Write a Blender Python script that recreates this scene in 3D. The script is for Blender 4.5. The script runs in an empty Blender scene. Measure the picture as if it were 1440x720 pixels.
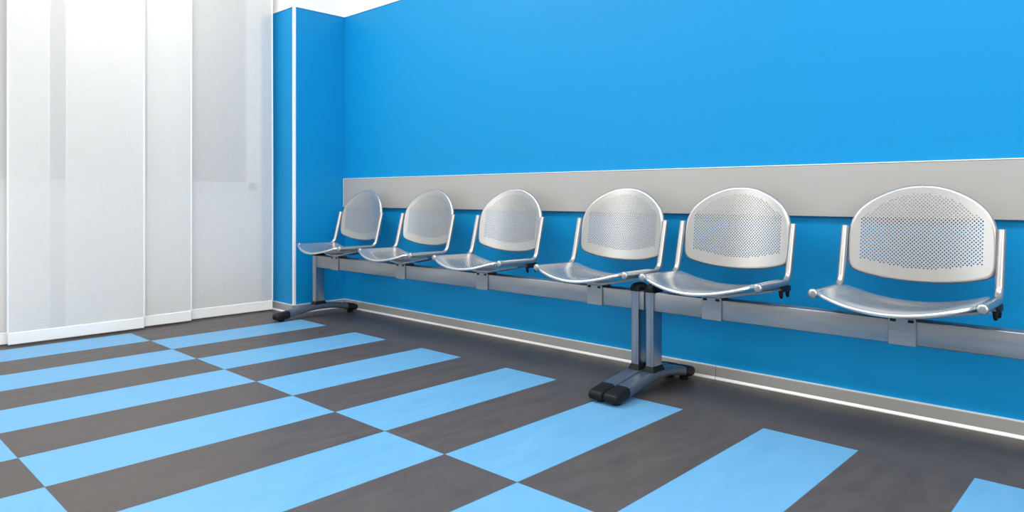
import bpy, bmesh, math
from mathutils import Vector, Matrix
from mathutils.geometry import delaunay_2d_cdt

SC = bpy.context.scene
COL = SC.collection
PI = math.pi

# ------------------------------------------------------------------ helpers
def lin(r, g, b):
    f = lambda c: (c/255)/12.92 if c/255 <= .04045 else ((c/255+.055)/1.055)**2.4
    return (f(r), f(g), f(b), 1)

class MB:
    """collects geometry for ONE mesh object"""
    def __init__(s): s.bm = bmesh.new()
    def box(s, x0, x1, y0, y1, z0, z1, bev=0, seg=2):
        t = bmesh.new()
        bmesh.ops.create_cube(t, size=1)
        for v in t.verts:
            v.co = Vector(((x0+x1)/2+v.co.x*(x1-x0), (y0+y1)/2+v.co.y*(y1-y0), (z0+z1)/2+v.co.z*(z1-z0)))
        if bev:
            bmesh.ops.bevel(t, geom=list(t.edges), offset=bev, segments=seg, profile=.5, affect='EDGES')
        s.add(t); return s
    def add(s, t, mat=None):
        me = bpy.data.meshes.new('tmp'); t.to_mesh(me); t.free()
        if mat: me.transform(mat)
        s.bm.from_mesh(me); bpy.data.meshes.remove(me)
    def loft(s, secs, closed=True, cap=True):
        bm = s.bm; n = len(secs[0])
        rows = [[bm.verts.new(p) for p in sec] for sec in secs]
        for a, b in zip(rows, rows[1:]):
            for i in range(n if closed else n-1):
                j = (i+1) % n
                bm.faces.new((a[i], a[j], b[j], b[i]))
        if cap:
            bm.faces.new(rows[0][::-1]); bm.faces.new(rows[-1])
        return s
    def tube(s, pts, r, n=16, cap=True):
        pts = [Vector(p) for p in pts]
        secs = []; up = Vector((1, 0, 0))
        for i, p in enumerate(pts):
            d = (pts[min(i+1, len(pts)-1)] - pts[max(i-1, 0)]).normalized()
            a = up - d*up.dot(d)
            a = a.normalized() if a.length > 1e-4 else Vector((0, 0, 1))
            b = d.cross(a); rr = r[i] if isinstance(r, (list, tuple)) else r
            secs.append([p + a*(rr*math.cos(2*PI*k/n)) + b*(rr*math.sin(2*PI*k/n)) for k in range(n)])
        return s.loft(secs, True, cap)
    def build(s, name, mat, parent=None, smooth=True, angle=35):
        bmesh.ops.recalc_face_normals(s.bm, faces=list(s.bm.faces))
        me = bpy.data.meshes.new(name); s.bm.to_mesh(me); s.bm.free()
        if smooth: me.shade_smooth(); me.set_sharp_from_angle(angle=math.radians(angle))
        me.materials.append(mat)
        return link(name, me, parent)

def link(name, me, parent=None):
    o = bpy.data.objects.new(name, me); COL.objects.link(o)
    if parent: o.parent = parent
    return o
def empty(name, loc, label, cat, group=None):
    o = bpy.data.objects.new(name, None); COL.objects.link(o)
    o.location = loc; o.empty_display_size = .1
    tag(o, label, cat, group); return o
def tag(o, label, cat, group=None):
    o['label'] = label; o['category'] = cat
    if group: o['group'] = group
    return o
def structure(o): o['kind'] = 'structure'; return o
def copy_tree(o, parent):
    c = o.copy(); COL.objects.link(c); c.parent = parent
    for ch in [x for x in bpy.data.objects if x.parent == o]: copy_tree(ch, c)
    return c

def rrect(cx, cz, w, h, r, y, n=4):
    """rounded rectangle in the xz plane"""
    out = []
    for (sx, sz, a0) in ((1, 1, 0), (-1, 1, 90), (-1, -1, 180), (1, -1, 270)):
        for k in range(n+1):
            a = math.radians(a0 + 90*k/n)
            out.append(Vector((cx + sx*(w/2-r) + r*math.cos(a), y, cz + sz*(h/2-r) + r*math.sin(a))))
    return out
def rrect_xy(cx, cy, w, h, r, z, n=4):
    return [Vector((p.x, cy + p.z, z)) for p in rrect(cx, 0, w, h, r, 0, n)]
def interp(tab, t):
    if t <= tab[0][0]: return tab[0][1]
    for i in range(len(tab)-1):
        (a, va), (b, vb) = tab[i], tab[i+1]
        if t <= b:
            u = (t-a)/(b-a)
            # catmull-rom
            m0 = (vb - tab[max(i-1, 0)][1])/(b - tab[max(i-1, 0)][0])*(b-a)
            j = min(i+2, len(tab)-1)
            m1 = (tab[j][1]-va)/(tab[j][0]-a)*(b-a)
            return (2*u**3-3*u*u+1)*va + (u**3-2*u*u+u)*m0 + (-2*u**3+3*u*u)*vb + (u**3-u*u)*m1
    return tab[-1][1]

# ------------------------------------------------------------------ materials
def mat(name):
    m = bpy.data.materials.new(name); m.use_nodes = True
    nt = m.node_tree; return m, nt, nt.nodes['Principled BSDF']
def N(nt, typ, **kw):
    n = nt.nodes.new(typ)
    for k, v in kw.items():
        if k in n.inputs.keys(): n.inputs[k].default_value = v
        else: setattr(n, k, v)
    return n
def math_n(nt, op, a, b=None, clamp=False):
    n = nt.nodes.new('ShaderNodeMath'); n.operation = op; n.use_clamp = clamp
    for i, v in enumerate((a, b)):
        if v is None: continue
        if isinstance(v, (int, float)): n.inputs[i].default_value = v
        else: nt.links.new(v, n.inputs[i])
    return n.outputs[0]
def mixc(nt, fac, a, b, blend='MIX'):
    n = nt.nodes.new('ShaderNodeMix'); n.data_type = 'RGBA'; n.blend_type = blend
    for i, v in ((0, fac), (6, a), (7, b)):
        if hasattr(v, 'links'): nt.links.new(v, n.inputs[i])
        else: n.inputs[i].default_value = v
    return n.outputs[2]
def noise(nt, vec, scale, detail=3, rough=.5):
    n = N(nt, 'ShaderNodeTexNoise'); n.inputs['Scale'].default_value = scale
    n.inputs['Detail'].default_value = detail; n.inputs['Roughness'].default_value = rough
    if vec is not None: nt.links.new(vec, n.inputs['Vector'])
    return n.outputs[0]
def objco(nt, scale=(1, 1, 1)):
    t = N(nt, 'ShaderNodeTexCoord'); m = N(nt, 'ShaderNodeMapping')
    m.inputs['Scale'].default_value = scale
    nt.links.new(t.outputs['Object'], m.inputs[0]); return m.outputs[0]
def remap(nt, v, a, b, c, d):
    n = N(nt, 'ShaderNodeMapRange'); nt.links.new(v, n.inputs[0])
    for i, x in enumerate((a, b, c, d)): n.inputs[i+1].default_value = x
    return n.outputs[0]
def bump(nt, b, h, strength, dist=.001):
    n = N(nt, 'ShaderNodeBump'); n.inputs['Strength'].default_value = strength; n.inputs['Distance'].default_value = dist
    nt.links.new(h, n.inputs['Height']); nt.links.new(n.outputs[0], b.inputs['Normal'])

def simple(name, col, rough=.5, metal=0, var=.06, scale=40, spec=.5, stretch=(1, 1, 1), rvar=.0):
    m, nt, b = mat(name)
    v = noise(nt, objco(nt, stretch), scale, 4, .6)
    c = mixc(nt, v, tuple(x*(1-var) for x in col[:3])+(1,), tuple(min(1, x*(1+var)) for x in col[:3])+(1,))
    nt.links.new(c, b.inputs['Base Color'])
    nt.links.new(remap(nt, v, .3, .7, rough-rvar, rough+rvar), b.inputs['Roughness'])
    b.inputs['Metallic'].default_value = metal
    b.inputs['Specular IOR Level'].default_value = spec
    return m

def woven_paint(name, col, rough=.55):
    m, nt, b = mat(name)
    t1 = noise(nt, objco(nt, (60, 60, 900)), 1, 2); t2 = noise(nt, objco(nt, (900, 900, 60)), 1, 2)
    w = math_n(nt, 'ADD', t1, t2)
    big = noise(nt, objco(nt), 1.3, 2)
    f = remap(nt, w, .7, 1.3, 0, 1)
    c = mixc(nt, f, tuple(x*.93 for x in col[:3])+(1,), tuple(min(1, x*1.06) for x in col[:3])+(1,))
    c = mixc(nt, remap(nt, big, .35, .65, 0, .10), c, tuple(min(1, x*1.12) for x in col[:3])+(1,))
    nt.links.new(c, b.inputs['Base Color'])
    b.inputs['Roughness'].default_value = rough
    b.inputs['Specular IOR Level'].default_value = .22
    bump(nt, b, w, .25, .0006)
    return m

M = {}
M['blue'] = woven_paint('blue_woven_wall_paint', (0.002, .248, .555, 1), .45)
M['white_wall'] = simple('white_wall_paint', (.86, .855, .85, 1), .7, 0, .015, 6)
M['ceiling'] = simple('white_ceiling_paint', (.88, .88, .875, 1), .8, 0, .01, 6)
M['rail'] = simple('grey_laminate', lin(168, 166, 163), .42, 0, .02, 5, stretch=(1, 1, 1))
M['rail_edge'] = simple('pale_edging', lin(226, 225, 222), .4, 0, .02, 20)
M['alu'] = simple('brushed_aluminium_skirting', (.47, .47, .46, 1), .38, .45, .05, 30, stretch=(.3, 1, 12))
M['alu_lit'] = simple('aluminium_painted_shine', (.93, .93, .92, 1), .35, .25, .02, 30)  # whitish base colour paints in the reflection on lip and top edge
M['trim'] = simple('white_corner_profile', (.88, .88, .88, 1), .35, .1, .02, 10)
M['silver'] = simple('silver_powder_coat', (.505, .503, .498, 1), .33, .80, .012, 25)
M['seat'] = simple('polished_silver_coat', (.63, .62, .60, 1), .26, .85, .012, 25)
M['tube'] = simple('silver_tube_coat', (.45, .448, .447, 1), .28, .85, .012, 25)
M['beam'] = simple('raw_steel_beam', (.345, .355, .37, 1), .36, .82, .26, 6, stretch=(.5, 3, 4), rvar=.07)
M['post'] = simple('slate_metallic_post', (.33, .35, .395, 1), .25, .95, .02, 10)
M['foot'] = simple('slate_blue_metallic_foot', (.115, .15, .195, 1), .32, .5, .02, 10)
M['rubber'] = simple('black_rubber', (.009, .0095, .011, 1), .46, 0, .1, 60, .22)
M['frame'] = simple('white_window_frame', (.82, .82, .82, 1), .4, 0, .02, 10)

def curtain_mat():
    m = bpy.data.materials.new('sheer_white_linen'); m.use_nodes = True
    nt = m.node_tree; nt.nodes.remove(nt.nodes['Principled BSDF']); out = nt.nodes['Material Output']
    a = noise(nt, objco(nt, (1, 500, 9)), 1, 3, .6); c = noise(nt, objco(nt, (1, 9, 500)), 1, 3, .6)
    w = math_n(nt, 'ADD', a, c)
    f = remap(nt, w, .7, 1.3, 0, 1)
    col = mixc(nt, f, (.89, .87, .84, 1), (.95, .93, .90, 1))
    d = N(nt, 'ShaderNodeBsdfDiffuse'); t = N(nt, 'ShaderNodeBsdfTranslucent'); p = N(nt, 'ShaderNodeBsdfTransparent')
    nt.links.new(col, d.inputs[0]); nt.links.new(col, t.inputs[0])
    m1 = N(nt, 'ShaderNodeMixShader'); m1.inputs[0].default_value = .25
    nt.links.new(d.outputs[0], m1.inputs[1]); nt.links.new(t.outputs[0], m1.inputs[2])
    m2 = N(nt, 'ShaderNodeMixShader'); nt.links.new(remap(nt, w, .75, 1.25, .20, .33), m2.inputs[0])
    nt.links.new(m1.outputs[0], m2.inputs[1]); nt.links.new(p.outputs[0], m2.inputs[2])
    nt.links.new(m2.outputs[0], out.inputs['Surface'])
    return m
M['curtain'] = curtain_mat()
M['hem'] = simple('white_curtain_hem', (.88, .88, .87, 1), .8, 0, .03, 200)

def glass_mat():
    m = bpy.data.materials.new('window_glass'); m.use_nodes = True
    nt = m.node_tree; nt.nodes.remove(nt.nodes['Principled BSDF']); out = nt.nodes['Material Output']
    g = N(nt, 'ShaderNodeBsdfGlossy'); g.inputs['Roughness'].default_value = .03
    p = N(nt, 'ShaderNodeBsdfTransparent'); p.inputs[0].default_value = (.93, .95, .95, 1)
    fr = N(nt, 'ShaderNodeFresnel'); fr.inputs[0].default_value = 1.45
    mx = N(nt, 'ShaderNodeMixShader'); nt.links.new(fr.outputs[0], mx.inputs[0])
    nt.links.new(p.outputs[0], mx.inputs[1]); nt.links.new(g.outputs[0], mx.inputs[2])
    nt.links.new(mx.outputs[0], out.inputs['Surface']); return m
M['glass'] = glass_mat()

# floor: blue and charcoal planks, three times as long as wide, laid like a chequerboard inside a charcoal border
FX0, FW, FY, FL = .2316, .305, -.481, .9075
def floor_mat():
    m, nt, b = mat('blue_and_charcoal_linoleum')
    t = N(nt, 'ShaderNodeTexCoord'); s = N(nt, 'ShaderNodeSeparateXYZ'); nt.links.new(t.outputs['Object'], s.inputs[0])
    u = math_n(nt, 'DIVIDE', math_n(nt, 'SUBTRACT', s.outputs[0], FX0), FW)
    v = math_n(nt, 'DIVIDE', math_n(nt, 'SUBTRACT', FY, s.outputs[1]), FL)
    par = math_n(nt, 'FLOORED_MODULO', math_n(nt, 'ADD', math_n(nt, 'FLOOR', u), math_n(nt, 'FLOOR', v)), 2)
    light = math_n(nt, 'LESS_THAN', par, .5)
    light = math_n(nt, 'MULTIPLY', light, math_n(nt, 'GREATER_THAN', v, 0))
    light = math_n(nt, 'MULTIPLY', light, math_n(nt, 'GREATER_THAN', u, -1))
    # joints
    def edge(c, width):
        fr = math_n(nt, 'FRACT', c)
        return math_n(nt, 'LESS_THAN', math_n(nt, 'MINIMUM', fr, math_n(nt, 'SUBTRACT', 1, fr)), width)
    jn = math_n(nt, 'MULTIPLY', math_n(nt, 'MAXIMUM', edge(u, .0045), edge(v, .0015)), math_n(nt, 'GREATER_THAN', v, -.004))
    jn = math_n(nt, 'MULTIPLY', jn, math_n(nt, 'GREATER_THAN', u, -1.01))
    n1 = noise(nt, objco(nt, (5, 1.6, 1)), 3.0, 5, .65)
    n2 = noise(nt, objco(nt, (1, 1, 1)), 38, 4, .6)
    n3 = noise(nt, objco(nt, (9, 2.2, 1)), 6, 6, .75)
    mott = math_n(nt, 'ADD', math_n(nt, 'MULTIPLY', n1, .6), math_n(nt, 'MULTIPLY', n2, .4))
    f = remap(nt, mott, .35, .65, 0, 1)
    dark = mixc(nt, f, (.066, .056, .053, 1), (.094, .080, .075, 1))
    blue = mixc(nt, f, (.115, .335, .575, 1), (.14, .37, .61, 1))
    scuff = remap(nt, n3, .60, .80, 0, .22)
    blue = mixc(nt, scuff, blue, (.45, .72, .92, 1))
    dark = mixc(nt, remap(nt, n3, .62, .82, 0, .15), dark, (.22, .21, .21, 1))
    c = mixc(nt, light, dark, blue)
    c = mixc(nt, math_n(nt, 'MULTIPLY', jn, .6), c, (.05, .07, .09, 1))
    nt.links.new(c, b.inputs['Base Color'])
    nt.links.new(remap(nt, mott, .35, .65, .34, .50), b.inputs['Roughness'])
    b.inputs['Specular IOR Level'].default_value = .26
    bump(nt, b, n2, .08, .0008)
    return m
M['floor'] = floor_mat()

# ------------------------------------------------------------------ the setting
XL = -.45          # left wall (window) plane
ZT = 2.072         # top of the blue covering
ZC = 2.85
X1, Y1 = 7.5, -6.5
structure(MB().box(XL-.3, X1, Y1, .12, -.08, 0).build('floor', M['floor'], smooth=False))
structure(MB().box(XL-.3, X1, Y1, .12, ZC, ZC+.08).build('ceiling', M['ceiling'], smooth=False))
structure(MB().box(0, X1, 0, .12, 0, ZT).build('wall_back', M['blue'], smooth=False))
structure(MB().box(0, X1, .003, .12, ZT, ZC).build('wall_back_upper', M['white_wall'], smooth=False))
PY = -.40
structure(MB().box(XL-.3, 0, PY, .12, 0, ZT).build('wall_pillar', M['blue'], smooth=False))
structure(MB().box(XL-.3, -.003, PY+.003, .12, ZT, ZC).build('wall_pillar_upper', M['white_wall'], smooth=False))

# window wall behind the curtains
WY0, WY1, WZ0, WZ1 = -2.9, -.412, .83, 2.45
w = MB()
w.box(XL-.2, XL, Y1, WY0, 0, ZC); w.box(XL-.2, XL, WY1, PY-.001, 0, ZC)
w.box(XL-.2, XL, WY0, WY1, 0, WZ0); w.box(XL-.2, XL, WY0, WY1, WZ1, ZC)
structure(w.build('wall_left', M['white_wall'], smooth=False))
win = MB()
for (a, b_) in ((WY0, WY0+.06), (-1.24, -1.17), (WY1-.06, WY1)):
    win.box(XL-.12, XL-.06, a, b_, WZ0, WZ1, .004, 1)
win.box(XL-.12, XL-.06, WY0, WY1, WZ0, WZ0+.06, .004, 1); win.box(XL-.12, XL-.06, WY0, WY1, WZ1-.06, WZ1, .004, 1)
wo = structure(win.build('window_1', M['frame']))
MB().box(XL-.095, XL-.089, WY0+.05, -1.235, WZ0+.05, WZ1-.05).build('window_pane', M['glass'], wo, False)
MB().box(XL-.095, XL-.089, -1.175, WY1-.05, WZ0+.05, WZ1-.05).build('window_pane', M['glass'], wo, False)
MB().box(XL-.06, XL+.012, WY0-.04, WY1, WZ0-.035, WZ0, .004).build('window_sill', M['frame'], wo)

structure(MB().box(-4.2, -4.0, -9, 4, -.5, 5).build('wall_backdrop', simple('dark_backdrop', (.10, .11, .10, 1), .9, 0, .2, 3), smooth=False))  # added dark backdrop so the window dims through a single curtain layer

# white edge on top of the blue covering
structure(MB().box(0.004, X1, -.006, .004, ZT-.003, ZT+.006, .001, 1).build('trim_1', M['trim'], smooth=False))
structure(MB().box(-.004, .006, PY+.006, -.006, ZT-.003, ZT+.006, .001, 1).build('trim_2', M['trim'], smooth=False))
structure(MB().box(XL, -.006, PY-.006, PY+.004, ZT-.003, ZT+.006, .001, 1).build('trim_3', M['trim'], smooth=False))
# corner profile of the pillar: a rounded white angle
t = MB()
prof = [(-.014, PY+.001), (-.014, PY-.003), (-.002, PY-.0035), (.002, PY-.0025), (.0035, PY+.002), (.003, PY+.014), (-.001, PY+.014)]
t.loft([[Vector((x, y, z)) for x, y in prof] for z in (.060, ZT+.012)])
structure(t.build('trim_4', M['trim'], angle=50))

# skirting: aluminium face, floor lip and top edge whitened to paint in caught light
def skirting(name, p0, p1, nx, ny):
    """runs from p0 to p1; (nx, ny) points into the room"""
    face = [(0, .0), (.0085, .0), (.0085, .0535), (.0075, .0555), (0, .0555)]
    lip = [(.0085, .0), (.0145, .0), (.0145, .0035), (.0105, .0115), (.0085, .0115)]
    topl = [(0, .0556), (.0092, .0556), (.0092, .0592), (0, .0592)]
    def run(prof, m, nm, par):
        b = MB(); b.loft([[Vector((p[0]+nx*d, p[1]+ny*d, z)) for d, z in prof] for p in (p0, p1)])
        return b.build(nm, m, par, smooth=False)
    o = structure(run(face, M['alu'], name, None))
    run(lip, M['alu_lit'], 'floor_lip', o); run(topl, M['alu_lit'], 'top_edge', o)
    return o
xs = [0.0145, .817, 2.864, 4.912, 6.96]
for a, b_ in zip(xs, xs[1:]):
    skirting('baseboard_back', (a+.0012, 0), (b_-.0012, 0), 0, -1)
skirting('baseboard_pillar', (0, PY-.0145), (0, -.0), 1, 0)
skirting('baseboard_pillar_front', (XL+.01, PY), (-.0008, PY), 0, -1)

# wall rail behind the seats
r = empty('wall_rail', (0, 0, .714), 'wide light grey board fixed along the blue wall behind the seats', 'wall rail')
MB().box(.012, 6.9, -.020, -.0005, .0, .199, .0015, 1).build('rail_board', M['rail'], r)
MB().box(.012, 6.9, -.0215, -.0005, .1992, .2035, .001, 1).build('top_edging', M['rail_edge'], r)
MB().box(.0085, .0118, -.0205, -.0005, 0, .2035, .001, 1).build('end_edging', M['rail_edge'], r)
r['kind'] = 'thing'

# ------------------------------------------------------------------ curtains
def panel(x, ya, yb, label, zb=.012):
    H = 2.68
    o = empty('panel_curtain', (x, (ya+yb)/2, zb), label, 'curtain', 'white panel curtains at the window')
    hw = (yb-ya)/2
    b = MB(); ny, nz = 14, 24; rows = []
    for k in range(nz+1):
        z = .002 + (H-.002)*k/nz; row = []
        for i in range(ny+1):
            y = -hw + 2*hw*i/ny
            dx = .0035*math.sin(9*y+x*70)*math.sin(2.1*z+x*31) + .0015*math.sin(23*y+z*1.3)
            dx *= min(1, (z)/.12)
            row.append(Vector((dx, y, z)))
        rows.append(row)
    b.loft(rows, False, False)
    sheet = b.build('fabric_sheet', M['curtain'], o, angle=80)
    MB().box(-.0045, .0045, -hw, hw, 0, .062, .002, 1).build('bottom_hem', M['hem'], o)
    for s_ in (-1, 1):
        e = MB(); sec = []
        for k in range(nz+1):
            z = .064 + (H-.064)*k/nz; y = s_*hw
            dx = .0035*math.sin(9*y+x*70)*math.sin(2.1*z+x*31) + .0015*math.sin(23*y+z*1.3)
            dx *= min(1, z/.12)
            sec.append([Vector((dx+p, y+q, z)) for p, q in ((-.002, -.004), (.002, -.004), (.002, .004), (-.002, .004))])
        e.loft(sec); e.build('side_hem', M['hem'], o)
    MB().box(-.006, .006, -hw, hw, H, H+.03, .002, 1).build('top_batten', M['frame'], o)
panel(-.13, -1.964, -1.298, 'foremost white panel curtain, wide and overlapping its neighbours on both sides')
panel(-.17, -1.686, -1.008, 'white panel curtain half hidden behind the foremost one, between it and the greyer panel')
panel(-.21, -1.245, -.444, 'greyer sheer panel curtain hanging right beside the blue pillar')
panel(-.17, -2.42, -1.772, 'white panel curtain of which only a sliver shows at the left edge')
tr = MB()
for x in (-.21, -.17, -.13): tr.box(x-.009, x+.009, -3.0, PY-.01, 2.722, 2.76, .002, 1)
tr.box(-.235, -.105, -3.0, PY-.01, 2.76, ZC, .002, 1)
structure(tr.build('trim_5', M['frame']))

# ------------------------------------------------------------------ perforated shells
def resample(pts, step):
    out = []
    n = len(pts)
    for i in range(n):
        a, b = Vector(pts[i]), Vector(pts[(i+1) % n]); k = max(1, round((b-a).length/step))
        out += [a.lerp(b, j/k) for j in range(k)]
    return out
def smooth_loop(pts, it=2):
    """Chaikin corner cutting of a closed loop"""
    for _ in range(it):
        q = []
        for i in range(len(pts)):
            a, b = pts[i], pts[(i+1) % len(pts)]
            q += [a.lerp(b, .25), a.lerp(b, .75)]
        pts = q
    return pts
def inside(p, poly):
    c = False; j = len(poly)-1
    for i in range(len(poly)):
        a, b = poly[i], poly[j]
        if (a[1] > p[1]) != (b[1] > p[1]) and p[0] < (b[0]-a[0])*(p[1]-a[1])/(b[1]-a[1]) + a[0]: c = not c
        j = i
    return c
def perforated_shell(name, material, outline, field, S, flip, pu, pv, hr, th, R):
    """outline, field: closed 2-D loops; S(u,v) -> 3-D; R(u,v): radius of the rolled rim"""
    loop = resample(smooth_loop([Vector(p) for p in outline], 2), .008)
    n = len(loop)
    area = sum(loop[i].x*loop[(i+1) % n].y - loop[(i+1) % n].x*loop[i].y for i in range(n))
    if area < 0: loop.reverse()
    outw = []
    for i in range(n):
        t = (loop[(i+1) % n]-loop[i-1]).normalized(); outw.append(Vector((t.y, -t.x)))
    Rs = [R(p.x, p.y) for p in loop]
    inner = [loop[i]-outw[i]*Rs[i] for i in range(n)]
    def nrm(p):
        e = 1e-4
        du = S(p.x+e, p.y)-S(p.x-e, p.y); dv = S(p.x, p.y+e)-S(p.x, p.y-e)
        m = du.cross(dv).normalized()
        return -m if flip else m
    verts2 = [p.copy() for p in inner]; faces_in = [list(range(n))]
    fx0, fx1 = min(p[0] for p in field), max(p[0] for p in field)
    fy0, fy1 = min(p[1] for p in field), max(p[1] for p in field)
    cx, cy = (fx0+fx1)/2, (fy0+fy1)/2
    for j in range(-60, 61):
        for i in range(-60, 61):
            p = Vector((cx + (i + (.5 if j % 2 else 0))*pu, cy + j*pv))
            if fx0 <= p.x <= fx1 and fy0 <= p.y <= fy1 and inside(p, field):
                k = len(verts2)
                verts2 += [p + Vector((hr*math.cos(PI/6+PI/3*a), hr*math.sin(PI/6+PI/3*a))) for a in range(6)]
                faces_in.append(list(range(k, k+6)))
    nh = len(faces_in)-1
    # extra points in the plain margin so that it stays smooth
    for j in range(-40, 41):
        for i in range(-40, 41):
            p = Vector((cx+i*.011, cy+j*.011))
            if inside(p, inner) and not inside(p, [Vector((cx, cy))+(Vector(q)-Vector((cx, cy)))*1.05 for q in field]) \
               and min((p-q).length for q in inner) > .004:
                verts2.append(p)
    vo, eo, fo, _, _, of = delaunay_2d_cdt(verts2, [], faces_in, 0, 1e-6)
    tris = [f for f, o in zip(fo, of) if o and all(x == 0 for x in o)]
    V, F, NR = [], [], []
    def add(p, m): V.append(p); NR.append(m); return len(V)-1
    front = []; back = []
    for p in vo:
        q, m = S(p.x, p.y), nrm(p)
        front.append(add(q, m)); back.append(add(q-m*th, -m))
    def tri_dir(f):
        a, b, c = (V[front[i]] for i in f); return (b-a).cross(c-a).dot(NR[front[f[0]]]) > 0
    for f in tris:
        f = list(f) if tri_dir(f) else list(f)[::-1]
        F.append([front[i] for i in f]); F.append([back[i] for i in f][::-1])
    # walls of the holes
    key = {}
    for i, p in enumerate(vo): key[(round(p.x, 5), round(p.y, 5))] = i
    for h in faces_in[1:]:
        ids = [key.get((round(verts2[i].x, 5), round(verts2[i].y, 5))) for i in h]
        if None in ids: continue
        c = sum((V[front[i]] for i in ids), Vector())/6
        fa = []; ba = []
        for i in ids:
            m = (c-V[front[i]]).normalized()
            fa.append(add(V[front[i]].copy(), m)); ba.append(add(V[back[i]].copy(), m))
        for k in range(6):
            l = (k+1) % 6; q = [fa[k], fa[l], ba[l], ba[k]]
            nn = (V[q[1]]-V[q[0]]).cross(V[q[3]]-V[q[0]])
            F.append(q if nn.dot(NR[q[0]]) > 0 else q[::-1])
    # rolled rim
    rows_f, rows_b = [], []
    steps = 7; tmax = math.radians(118)
    for k in range(steps+1):
        a = tmax*k/steps; rf, rb = [], []
        for i in range(n):
            p = inner[i]; m = nrm(p); e = 1e-4
            T = (S(p.x+outw[i].x*e, p.y+outw[i].y*e)-S(p.x, p.y)).normalized()
            c = S(p.x, p.y) - m*Rs[i]
            d = m*math.cos(a)+T*math.sin(a)
            rf.append(add(c+d*Rs[i], d)); rb.append(add(c+d*(Rs[i]-min(th, Rs[i]*.6)), -d))
        rows_f.append(rf); rows_b.append(rb)
    def quad(q, want):
        nn = (V[q[1]]-V[q[0]]).cross(V[q[3]]-V[q[0]])
        F.append(q if nn.dot(want) > 0 else q[::-1])
    for k in range(steps):
        for i in range(n):
            j = (i+1) % n
            quad([rows_f[k][i], rows_f[k][j], rows_f[k+1][j], rows_f[k+1][i]], NR[rows_f[k][i]])
            quad([rows_b[k][i], rows_b[k][j], rows_b[k+1][j], rows_b[k+1][i]], NR[rows_b[k][i]])
    for i in range(n):
        j = (i+1) % n; F.append([rows_f[-1][i], rows_f[-1][j], rows_b[-1][j], rows_b[-1][i]])
    me = bpy.data.meshes.new(name)
    me.from_pydata([tuple(v) for v in V], [], F); me.validate()
    me.shade_smooth(); me.normals_split_custom_set_from_vertices([tuple(m) for m in NR])
    me.materials.append(material)
    print(name, 'holes', nh, 'faces', len(F))
    return me

def mirror(half):
    """half outline from top centre to bottom centre on the +u side"""
    return half + [(-x, y) for x, y in half[::-1] if abs(x) > 1e-6]

# backrest: u = x, v = z ; concave towards the sitter
BOW = .035
def S_back(x, z):
    return Vector((x, -.195 + (z-.5)*.12 + BOW*(1-(x/.22)**2), z))
back_outline = mirror([(0, .833), (.05, .829), (.10, .813), (.15, .786), (.19, .750), (.2125, .708), (.2205, .660), (.2215, .60), (.219, .556),
                       (.205, .533), (.16, .519), (.11, .509), (.05, .503), (0, .502)])
back_field = mirror([(0, .803), (.06, .795), (.125, .764), (.180, .716), (.183, .575), (.12, .563), (.05, .549), (0, .547)])
me_back = perforated_shell('backrest', M['silver'], back_outline, back_field, S_back, False, .0120, .0062, .0028, .0020, lambda u, v: .010)

# seat: u = x, v = y ; a saddle that dips in the middle, with a rolled front lip
ZCY = [(-.56, .4445), (-.52, .4475), (-.48, .447), (-.43, .441), (-.36, .433), (-.29, .434), (-.24, .442), (-.20, .449)]
def S_seat(x, y):
    zc = interp(ZCY, y); a = abs(x)/.208
    return Vector((x, y, zc + (.485-zc)*min(a*a, 1.06)))
seat_outline = mirror([(0, -.212), (.10, -.214), (.17, -.217), (.204, -.222), (.2125, -.236), (.2145, -.32), (.2165, -.42), (.2175, -.478), (.207, -.502),
                       (.17, -.520), (.11, -.536), (.05, -.544), (0, -.546)])
seat_field = mirror([(0, -.245), (.10, -.246), (.165, -.250), (.172, -.34), (.172, -.43), (.15, -.455), (.09, -.478), (0, -.487)])
me_seat = perforated_shell('seat', M['seat'], seat_outline, seat_field, S_seat, False, .0120, .0062, .0028, .0020,
                           lambda u, v: .0085 if v < -.46 else .006)

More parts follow.
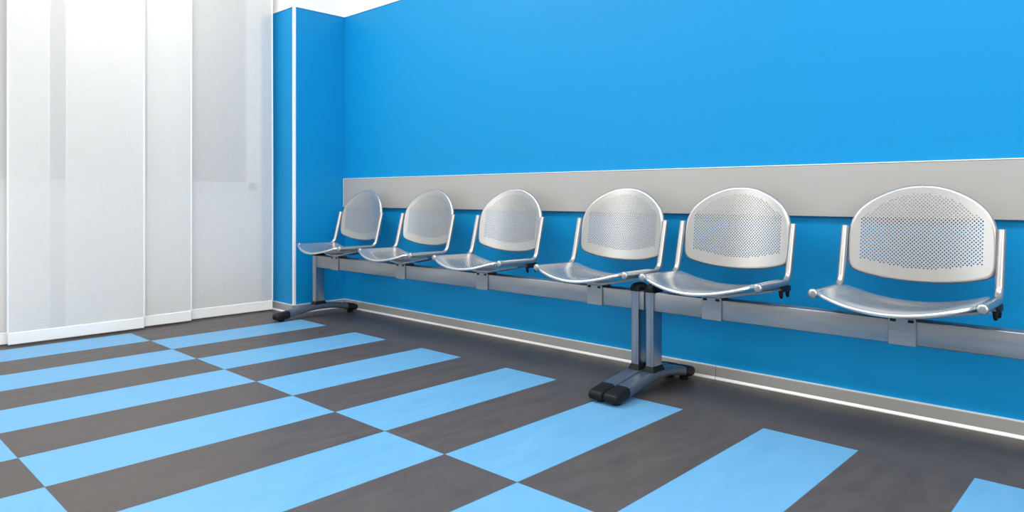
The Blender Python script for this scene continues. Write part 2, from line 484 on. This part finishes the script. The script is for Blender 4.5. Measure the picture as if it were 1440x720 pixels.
# ------------------------------------------------------------------ one seat unit (all parts in world y and z, x about its own middle)
TX = .232
def seat_unit(parent):
    fr = bpy.data.objects.new('chair', None); COL.objects.link(fr); fr.parent = parent; fr.empty_display_size = .1
    for s_ in (-1, 1):
        b = MB(); x = s_*TX
        pts = [(x, -.478, .4755), (x, -.40, .4745), (x, -.32, .4735), (x, -.262, .473)]
        c = Vector((x, -.262, .523)); r0 = .050
        for k in range(1, 10):
            a = math.radians(-90 + 79*k/9)
            pts.append((x, c.y+r0*math.cos(a), c.z+r0*math.sin(a)))
        yb, zb = pts[-1][1:]
        for k in range(1, 7):
            q = k/6; pts.append((x, yb+(-.170-yb)*q, zb+(.686-zb)*q))
        pts.append((x, -.1695, .6885))
        b.tube(pts, [.0125]*(len(pts)-1)+[.009], 16)
        b.build('side_tube', M['tube'], fr, angle=50)
    link('backrest', me_back, fr); link('seat', me_seat, fr)
    for s_ in (-1, 1):
        e = MB(); x = s_*TX
        e.tube([(x, -.4720, .4755), (x, -.4735, .4755), (x, -.4830, .4755), (x, -.4865, .4755), (x, -.4880, .4755)], [.0148, .0158, .0158, .0135, .008], 20)
        e.build('end_cap', M['tube'], fr, angle=60)
        # black saddle clip with two hooks under the tube
        c = MB()
        c.box(x-.011, x+.011, -.288, -.218, .442, .4635, .004, 2)
        for y in (-.284, -.226):
            c.tube([(x, y, .452), (x, y, .438), (x, y+.001, .427), (x, y+.003, .420)], [.0085, .0075, .007, .005], 10)
        c.build('clip', M['rubber'], fr)
    # cross band dipping to the beam
    sec = []
    for k in range(25):
        x = -.234 + .468*k/24; a = abs(x)
        z = .4110 if a < .045 else .4110 + .199*(a-.045) - .012*max(0, a-.2)
        hw = .052 - .016*(a/.234)**2
        y0, y1 = -.325-hw, -.325+hw
        sec.append([Vector((x, y, z+h)) for y, h in ((y0, .001), (y0+.001, 0), (y0+.004, 0), (y0+.004, .0065), (y1-.004, .0065), (y1-.004, 0), (y1-.001, 0),
                                                     (y1, .001), (y1, .0085), (y1-.002, .010), (y0+.002, .010), (y0, .0085))])
    MB().loft(sec).build('cross_band', M['beam'], fr)
    # saddle clamp hugging the beam, with two dark bolts
    c = MB()
    c.box(-.039, .039, -.3690, -.3605, .3235, .4105, .001, 1)
    c.box(-.039, .039, -.3690, -.2955, .4062, .4105, .001, 1)
    c.box(-.039, .039, -.2995, -.2955, .3235, .4105, .001, 1)
    c.build('beam_clamp', M['beam'], fr)
    for x in (-.0255, .0255):
        MB().box(x-.0085, x+.0085, -.3705, -.3680, .3965, .4055, .001, 1).build('bolt', M['rubber'], fr)
    return fr

def leg(parent, x):
    PYc = -.334
    b = MB(); w, d = .036, .072
    b.loft([rrect_xy(x, PYc, w, d, .006, z) for z in (.083, .405)])
    po = b.build('leg', M['post'], parent, angle=40)
    # arched foot
    top = [(-.63, .046), (-.60, .050), (-.50, .066), (-.40, .079), (-.33, .083), (-.24, .080), (-.16, .070), (-.09, .057), (-.05, .050)]
    bot = [(-.63, .010), (-.60, .012), (-.50, .029), (-.40, .045), (-.33, .049), (-.24, .046), (-.16, .032), (-.09, .016), (-.05, .012)]
    f = MB(); secs = []
    for k in range(29):
        y = -.572 + .464*k/28; zt, zb = interp(top, y), interp(bot, y)
        wd = .0645 - .001*math.cos((y+.34)*9)
        secs.append(rrect(x, (zt+zb)/2, wd, zt-zb, min(.010, (zt-zb)*.4), y))
    f.loft(secs); f.build('foot', M['foot'], po, angle=40)
    for (ya, yb_) in ((-.646, -.556), (-.046, -.126)):
        c = MB(); secs = []; sg = 1 if yb_ > ya else -1
        prof = [(0, .50), (.002, .62), (.006, .75), (.012, .86), (.020, .94), (.032, .985), (.048, 1), (.065, 1.0), (abs(yb_-ya)-.002, 1), (abs(yb_-ya), .97)]
        for dy, sc in prof:
            y = ya + sg*dy
            zt, zb = interp(top, y)+.004, max(interp(bot, y)-.003, .006)
            zc, h = (zt+zb)/2, (zt-zb)*sc
            secs.append(rrect(x, zc, .0692*(.6+.4*sc), h, h*.34, y))
        c.loft(secs)
        yc = ya+sg*.045
        c.loft([[Vector((x+rr*math.cos(2*PI*k/18), yc+rr*math.sin(2*PI*k/18), z)) for k in range(18)] for z, rr in ((0, .017), (.003, .019), (.014, .019))])
        c.build('foot_cap', M['rubber'], po, angle=85)
    c = MB()
    c.loft([rrect_xy(x, PYc, w_, d_, .010, z) for z, w_, d_ in ((.074, .054, .094), (.084, .054, .094), (.090, .050, .089), (.098, .044, .081), (.102, .040, .076))])
    c.build('collar', M['rubber'], po, angle=40)
    c = MB()
    c.loft([rrect_xy(x, PYc, w_, d_, r_, z) for z, w_, d_, r_ in ((.402, .044, .084, .012), (.412, .046, .086, .014), (.422, .043, .081, .016), (.430, .032, .066, .014), (.434, .016, .044, .007))])
    c.build('top_cap', M['rubber'], po, angle=60)
    return po

def bench(x0, x1, chairs, legs, label):
    o = empty('beam_seating', (x0, -.33, 0), label, 'bench')
    piv = (-x0, .33, 0)
    b = MB(); b.loft([[Vector((x, p.y, p.z)) for p in [Vector((0, q.x, q.z)) for q in rrect(-.330, .364, .060, .078, .004, 0, 3)]] for x in (x0, x1)])
    kids = [b.build('beam', M['beam'], o, angle=40)]
    for x in legs: kids.append(leg(o, x))
    for k in kids: k.location = piv
    return o
B1 = bench(.192, 2.727, None, (.203, 2.6885), 'long silver bench of four perforated metal seats, its left end at the blue corner')
B2 = bench(2.735, 4.96, None, (2.7585, 4.92), 'silver bench running out of the frame on the right, with two seats showing')
first = seat_unit(B1); first.location = (.445-.192, .33, 0)
for x in (1.122, 1.784, 2.482):
    c = copy_tree(first, B1); c.location = (x-.192, .33, 0)
for x in (3.030, 3.679):
    c = copy_tree(first, B2); c.location = (x-2.735, .33, 0)

# ------------------------------------------------------------------ light
def area(name, loc, size, power, target, col=(1, 1, 1)):
    l = bpy.data.lights.new(name, 'AREA'); l.shape = 'RECTANGLE'; l.size, l.size_y = size; l.energy = power; l.color = col
    o = bpy.data.objects.new(name, l); COL.objects.link(o); o.location = loc
    o.rotation_euler = (Vector(target)-Vector(loc)).to_track_quat('-Z', 'Y').to_euler()
    return o
area('ceiling_lamp', (1.0, -1.5, 2.80), (2.6, .7), 56, (1.0, -1.2, 0), (1, .965, .91))
area('ceiling_lamp', (4.4, -1.5, 2.80), (2.6, .7), 56, (4.4, -1.2, 0), (1, .965, .91))
area('ceiling_lamp', (2.7, -4.0, 2.80), (4.0, .7), 80, (2.7, -4.0, 0), (1, .965, .91))
area('window_daylight', (-.30, -4.3, 1.7), (2.2, 1.8), 34, (3, -2.6, .6), (1, .97, .92))
area('curtain_fill', (7.2, -4.4, 1.9), (3.2, 2.4), 125, (-.2, -1.3, 1.1), (1, .96, .89))  # added soft fill from the right to brighten the curtains
W = bpy.data.worlds.new('world'); SC.world = W; W.use_nodes = True
bg = W.node_tree.nodes['Background']; bg.inputs[0].default_value = (1, .965, .915, 1); bg.inputs[1].default_value = .55

# ------------------------------------------------------------------ camera
cam = bpy.data.cameras.new('camera'); co = bpy.data.objects.new('camera', cam); COL.objects.link(co)
cam.sensor_fit = 'HORIZONTAL'; cam.sensor_width = 36; cam.lens = 978.6/1440*36
cam.shift_y = -(360-275.58)/1440
co.location = (4.290, -2.801, .7934); co.rotation_euler = (PI/2, 0, .7567)
SC.camera = co
SC.view_settings.view_transform = 'Standard'; SC.view_settings.look = 'None'
SC.view_settings.gamma = 1; SC.view_settings.use_curve_mapping = False
SC.view_settings.exposure = 0.04
SC.cycles.use_denoising = True
SC.cycles.max_bounces = 10; SC.cycles.transparent_max_bounces = 12
